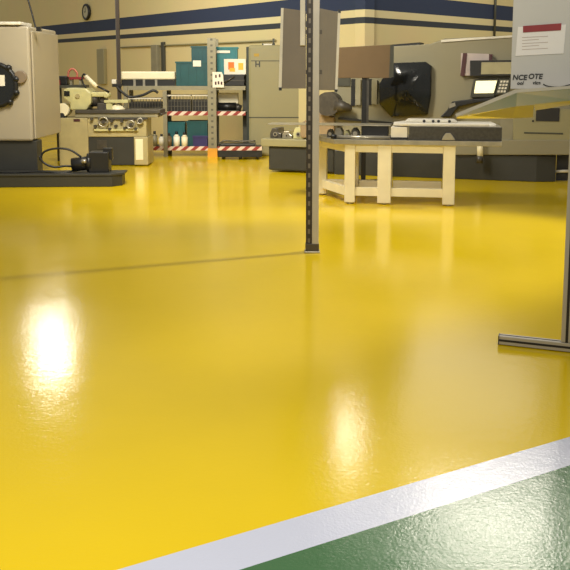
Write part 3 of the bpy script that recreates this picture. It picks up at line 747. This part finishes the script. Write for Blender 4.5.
fs += [(len(sc_) * n + i, len(vs) - 1, len(sc_) * n + (i + 1) % n) for i in range(n)]
mb._add(vs, fs, True); wd = mb.build('window', M_window, bd)
bm = bmesh.new(); bm.from_mesh(wd.data); bmesh.ops.recalc_face_normals(bm, faces=bm.faces); bm.to_mesh(wd.data); bm.free()
MB().pprism(fr, [(455, 140), (640, 140), (640, 155), (455, 155)], -.03, .1).build('chip_ledge', M_mach, tc_, bevel=.01)
lo = MB().pprism(fr, [(513, 110), (640, 108), (640, 140.5), (513, 141)], -.02, .08).build('lower_panel', M_cab, tc_, bevel=.008)
MB().rbox(fr, (536, 108, 559.5, 121.3), -.03, -.015).build('hatch', M_alud, lo)
MB().rbox(fr, (524, 132.5, 563, 134), -.026, -.018).build('groove', M_rackd, lo)
MB().rbox(fr, (532, 120, 534, 122), -.03, -.018).build('screw', M_darker, lo)
MB().rbox(fr, (500, 118, 513, 142), .0, .07).build('side_strip', M_rack, tc_)
# control station
v = -.05
cs = MB().pprism(fr, [(470, 60.5), (514, 60), (514, 75.5), (470, 76)], v - .06, .07).build('control_box', M_darker, tc_)
MB().pprism(fr, [(481.5, 62.3), (512.5, 62), (512.5, 74), (481, 74.3)], v - .07, v - .055).build('control_face', mat('cream_panel', (166, 158, 122), .5), cs)
sp = MB().pprism(fr, [(461, 53), (491.5, 54), (491, 60.5), (475, 61), (474, 75.5), (460.5, 75.5)], -.02, .07).build('sign_plate', M_pink, tc_)
MB().pprism(fr, [(463, 53), (467.2, 53), (464.5, 76), (460.2, 76)], -.03, -.015).build('sign_edge', M_plum, sp)
MB().pprism(fr, [(489, 54), (492.5, 54.2), (492, 60.5), (489, 60.5)], -.03, -.015).build('sign_edge', M_plum, sp)
sc = MB().pprism(fr, [(473.5, 80), (498.5, 79.5), (494, 97), (470, 97.5)], v - .03, .07).build('monitor', M_rackd, tc_, bevel=.006)
MB().pprism(fr, [(476, 81), (497, 80.6), (493.5, 93), (474, 93.3)], v - .04, v - .028).build('screen', M_screen, sc)
kp = MB().pprism(fr, [(499.5, 79), (511, 79), (508, 94), (495, 95)], v - .03, .07).build('keypad', M_rackd, tc_, bevel=.004)
mb = MB()
for i in range(3):
    for j in range(4): MB().pprism(fr, [(500.5 + i * 3 - j * .9, 80.5 + j * 3.3), (502.6 + i * 3 - j * .9, 80.5 + j * 3.3), (502.2 + i * 3 - j * .9, 82.6 + j * 3.3), (500.1 + i * 3 - j * .9, 82.6 + j * 3.3)], v - .038, v - .028).build('key', M_trim, kp)
mb = MB(); mb.pprism(fr, [(440, 117), (447, 110), (452, 101.5), (470, 99.5), (498, 97), (498, 99.5), (470, 104), (458, 107), (450, 117)], v - .06, .07); mb.build('console_arm', M_darker, tc_, bevel=.01)
MB().pprism(fr, [(449.5, 104), (455, 102.5), (455.5, 106), (449, 108.5)], v - .068, v - .058).build('dial_plate', M_steel, tc_)
# doorway bars left of the window, motor, pipe
for q in ((351, 79, 355, 106), (368.8, 79, 371.4, 105)): MB().rbox(fr, q, .03, .07).build('door_gap', M_darker, bd)
for q in ((355.2, 80, 360.5, 105), (371.5, 80, 377, 104.5)): MB().rbox(fr, q, .0, .06).build('door_bar', M_rack, bd)
MB().rbox(fr, (337, 78, 350, 86), .04, .07).build('painted_door_shadow', M_rackd, bd)  # dark block stands in for the shadow below the brown board
a, b = fr.hit(328, 104, -.15)
mo = MB().cyl((a, -.18, b), (a, .1, b), .17).cyl((a + .1, -.1, b - .02), (a + .33, -.1, b - .06), .11, .04).build('motor', mat('dark_grey_motor', (66, 60, 50), .5, var=.25, scale=20), tc_)
MB().pprism(fr, [(316, 112), (334, 117), (334, 138), (300, 138), (300, 124)], -.02, .3).build('motor_mount', mat('tan_casting', (150, 128, 96), .5), tc_, bevel=.02)
MB().pprism(fr, [(338, 117.5), (392, 122.5), (392, 124.5), (338, 119.5)], -.02, .06).build('rail', M_darker, tc_)
MB().cyl(fr.P(480, 158, -.12), fr.P(480, 141, -.12), .04).build('drain_pipe', M_white, tc_)
MB().cyl(fr.P(479.5, 163, -.12), fr.P(479.8, 156, -.12), .046).build('drain_end', M_steeld, tc_)
MB().rbox(fr, (478, 141, 483, 146), -.13, .02).build('drain_elbow', M_rack, tc_)

# brown board on a black stand
fr = Frame(*ray(363.5, 70).xy * 11.2)
bb = thing('brown_board_stand', fr, 'brown rectangular board on a black upright before the turning machine', 'board')
MB().pprism(fr, [(338, 47.5), (392.5, 44.5), (391.5, 78), (338, 78)], 0, .09).build('board', M_brown, bb, bevel=.006)
MB().pprism(fr, [(390.3, 45), (394, 44.5), (393.5, 77), (389, 78)], -.004, .1).build('board_side', M_rackd, bb)
MB().rbox(fr, (361.5, 77, 366, 195), .03, .08).build('upright', M_darker, bb)
MB().rbox(fr, (366, 77, 368.8, 130), .04, .08).build('cable_tray', M_steeld, bb)
zb = fr.hit(363, 195, .03)[1]
MB().box(-.25, .25, -.1, .2, 0, .02).build('base_plate', M_darker, bb)
MB().box(-.02, .03, .03, .08, .02, zb + .05).build('upright', M_darker, bb)

# ------------------------------------------------------------------ white table with slab and castings
gB, gD = G(350, 204), G(449, 206.5)
fr = Frame(gB.x, gB.y, math.degrees(math.atan2(gD.y - gB.y, gD.x - gB.x)))
tb = thing('work_table', fr, 'heavy cream painted steel table with box legs, in front of the turning machine', 'table')
zt = fr.hit(400, 145)[1]
TD = .62
def leg(x0, x1, v, y0=145):
    a, b = fr.hit(x0, 175, v)[0], fr.hit(x1, 175, v)[0]
    l = MB().box(a, b, v, v + .1, .018, zt - .001).build('leg', M_white, tb, bevel=.006)
    MB().cyl(((a + b) / 2, v + .05, 0), ((a + b) / 2, v + .05, .02), .035).build('levelling_foot', M_steel, l)
    return a, b
LB = leg(344.5, 355, 0.0); LC = leg(377.5, 391, -.0); LD = leg(443, 455, 0.0)
LA = leg(318.5, 326.5, TD)
for (a, b) in (LB, LC, LD):
    l = MB().box(a + .01, b - .01, TD, TD + .1, .018, zt - .001).build('leg', M_white, tb, bevel=.006)
    MB().cyl(((a + b) / 2, TD + .05, 0), ((a + b) / 2, TD + .05, .02), .035).build('levelling_foot', M_steel, l)
zu = fr.hit(400, 153)[1]
z0, z1 = fr.hit(400, 197)[1], fr.hit(400, 188.5)[1]
for n, c0, c1 in (('top_rail', zu, zt - .001), ('lower_rail', z0, z1)):
    for a, b in ((LB[1], LC[0]), (LC[1], LD[0])):
        MB().box(a, b, .02, .08, c0, c1).build(n, M_white, tb, bevel=.004)
        MB().box(a, b, TD + .02, TD + .08, c0, c1).build(n, M_white, tb, bevel=.004)
    MB().box(LA[1], LB[0] + .01, TD + .02, TD + .08, c0, c1).build(n, M_white, tb, bevel=.004)
    for a, b in (LB, LD): MB().box(a + .02, b - .02, .1, TD, c0, c1).build(n, M_white, tb)
    # angled rail from the far left leg to the front left leg
    p = Vector((LA[1] - .03, TD + .0)); q = Vector((LB[0] + .02, .06)); w = (q - p).normalized(); nn = Vector((-w.y, w.x)) * .03
    MB().plan([tuple(p + nn), tuple(q + nn), tuple(q - nn), tuple(p - nn)], c0, c1).build(n, M_white, tb)
uL = LA[0] - .03; uR = fr.hit(502, 143, -.02)[0]
ztt = fr.hit(420, 140.5, -.03)[1]
MB().plan([(LB[0] - .12, -.03), (uR, -.03), (uR, TD + .12), (uL, TD + .12), (uL, TD - .1)], zt, ztt).build('table_top', M_steel, tb, bevel=.004)

def local(fr0, u, v, z): 
    p = fr0.o + fr0.u * u + fr0.n * v
    return Frame(p.x, p.y, math.degrees(fr0.a), z)
# granite slab
u0, u1, z0, z1 = fr.rect(409, 127, 502, 140.5, .0)
f = local(fr, u0, 0, ztt); Ls = u1 - u0; hs_ = z1 - ztt
sl = thing('granite_slab', f, 'dark stone slab lying on the right half of the cream table', 'slab')
MB().box(0, Ls, 0, .55, 0, hs_).build('slab', M_slab, sl, bevel=.004)
MB().box(0.01, Ls - .01, .01, .54, hs_, hs_ + .004).build('ground_face', M_steel, sl)
du, dz = fr.hit(448.5, 140, -.0); 
tag(MB().dome((0, 0, 0), .07, .95).build('steel_dome', M_steel, None, local(fr, du, -.0 + .0, ztt)), 'small silver dome set against the slab front', 'fitting') if False else None
MB().prism([(du - u0 - .075, .006), (du - u0 + .075, .006), (du - u0 + .05, .05), (du - u0 + .02, .085), (du - u0 - .03, .085), (du - u0 - .06, .045)], -.02, .0).build('lug', M_steel, sl, bevel=.006)
# plate with holes on the slab
f2 = local(fr, fr.hit(393, 124, .02)[0], .02, ztt + hs_ + .004)
u1 = fr.hit(497, 124, .02)[0] - fr.hit(393, 124, .02)[0]
cp = thing('cover_plate', f2, 'long pale metal plate with dark oval holes lying on the dark slab', 'plate')
MB().plan([(.1, 0), (u1 * .93, 0), (u1, .12), (u1 * .98, .5), (.1, .5), (0, .3), (0, .08)], 0, .028).build('plate', M_trim, cp, bevel=.006)
MB().prism([(.12, .028), (.72, .028), (.68, .06), (.16, .06)], .2, .48).build('raised_pad', M_trim, cp, bevel=.01)
mb = MB()
for a in (.34, .44, .50, .62): MB().cyl((a, .196, .044), (a, .21, .044), .016).build('hole', M_alud, cp)
# white block
u0, u1, z0, z1 = fr.rect(391, 127, 407.5, 136.5, .02)
f = local(fr, u0, .02, ztt)
bk = thing('white_block', f, 'white rectangular block on the cream table left of the dark slab', 'block')
MB().box(0, u1 - u0, 0, .22, 0.0, z1 - ztt).build('block', M_trim, bk, bevel=.006)
MB().box(-.005, u1 - u0 + .003, -.004, .22, 0, .028).build('packing_strip', M_darker, bk)
# long thin plate spanning left from the table onto the machine bed
u0, zz = fr.hit(318, 124.5, .3); u1, _ = fr.hit(391, 124.5, .3)
vz = fr.hit(355, 126, .25)[1]; uS = fr.hit(268, 124, .3)[0]
f = local(fr, uS, .25, ztt)
tp = thing('long_rail_plate', f, 'long thin polished rail on spacers spanning from the table to the left', 'rail')
Lr = u1 - uS; zr = vz - ztt
MB().box(0, Lr, 0, .34, zr, zr + .014).build('rail', M_steel, tp, bevel=.003)
o1 = fr.hit(327, 130, .3)[0] - uS
for a, b, m in ((o1 + .40, Lr - .03, M_darker),):
    MB().box(a, b, .04, .3, 0, zr).build('spacer', m, tp, bevel=.008)
for i, (a, w_, hh, m, lab) in enumerate(((o1 + .0, .07, .6, M_steeld, 'small dark machined block under the rail, first right of the centre post'),
        (o1 + .09, .09, .85, M_steel, 'bright machined block under the rail, second right of the centre post'),
        (o1 + .20, .06, .55, M_creamg, 'small pale machined block under the rail, third right of the centre post'),
        (o1 + .28, .09, .75, M_steeld, 'dark machined block under the rail, nearest the long black spacer'))):
    fb = local(f, a + w_ / 2, .05, ztt); h = zr * hh; hw = w_ / 2
    t = thing('machined_block', fb, lab, 'block', 'machined blocks under the rail')
    MB().prism([(-hw, 0), (hw, 0), (hw, h * .5), (hw * .3, h), (-hw * .7, h), (-hw, h * .6)], 0, .2).build('block', m, t, bevel=.006)
    MB().cyl((0, -.015, h * .45), (0, .02, h * .45), h * .25).build('boss', M_steel, t)
# chrome bar and its dark end on the table edge
f = local(fr, LB[0] - .28, .0, ztt)
cb_ = None
p0 = fr.P(322, 139.5, .3); p1 = fr.P(352, 141.8, .1); p2 = fr.P(395, 141.5, .0)
zc = ztt + .021
f = Frame(fr.o.x, fr.o.y, math.degrees(fr.a), ztt)
br = thing('chrome_bar', f, 'bright round bar lying along the left front edge of the cream table', 'bar')
qa = (LB[0] - .10, .06, .022); qb = (LC[1] - .02, .02, .022)
MB().cyl(qa, qb, .02).build('bar', M_steel, br)
MB().cyl((qa[0] - .06, qa[1] + .003, .026), qa, .026).build('end_knob', M_darker, br)
# machined parts on the machine bed
MBf = Frame(-0.25, 12.5, -17.4)
zbed = zl2 - .02
for i, (x0, x1, y, m, lab) in enumerate(((270, 281, 128, M_steeld, 'dark machined casting, leftmost on the machine bed'),
        (282, 292, 131, M_steel, 'bright machined casting second from left on the machine bed'),
        (293, 304, 127.5, M_creamg, 'pale machined casting nearest the centre post on the machine bed'))):
    a, b = MBf.hit(x0, 135, .1)[0], MBf.hit(x1, 135, .1)[0]; z1 = MBf.hit(x0, y, .1)[1]
    p = MBf.o + MBf.u * ((a + b) / 2) + MBf.n * .1
    f = Frame(p.x, p.y, -17.4, zbed); hw = (b - a) / 2; h = z1 - zbed
    t = thing('machined_casting', f, lab, 'casting', 'castings on the machine bed')
    MB().prism([(-hw, 0), (hw, 0), (hw, h * .45), (hw * .5, h * .6), (hw * .4, h), (-hw * .6, h), (-hw, h * .5)], 0, .3).build('casting', m, t, bevel=.008)
    MB().cyl((0, -.02, h * .4), (0, .05, h * .4), h * .22).build('boss', M_steel, t)
    MB().cyl((0, -.024, h * .4), (0, -.018, h * .4), h * .12).build('bore', M_alud, t)
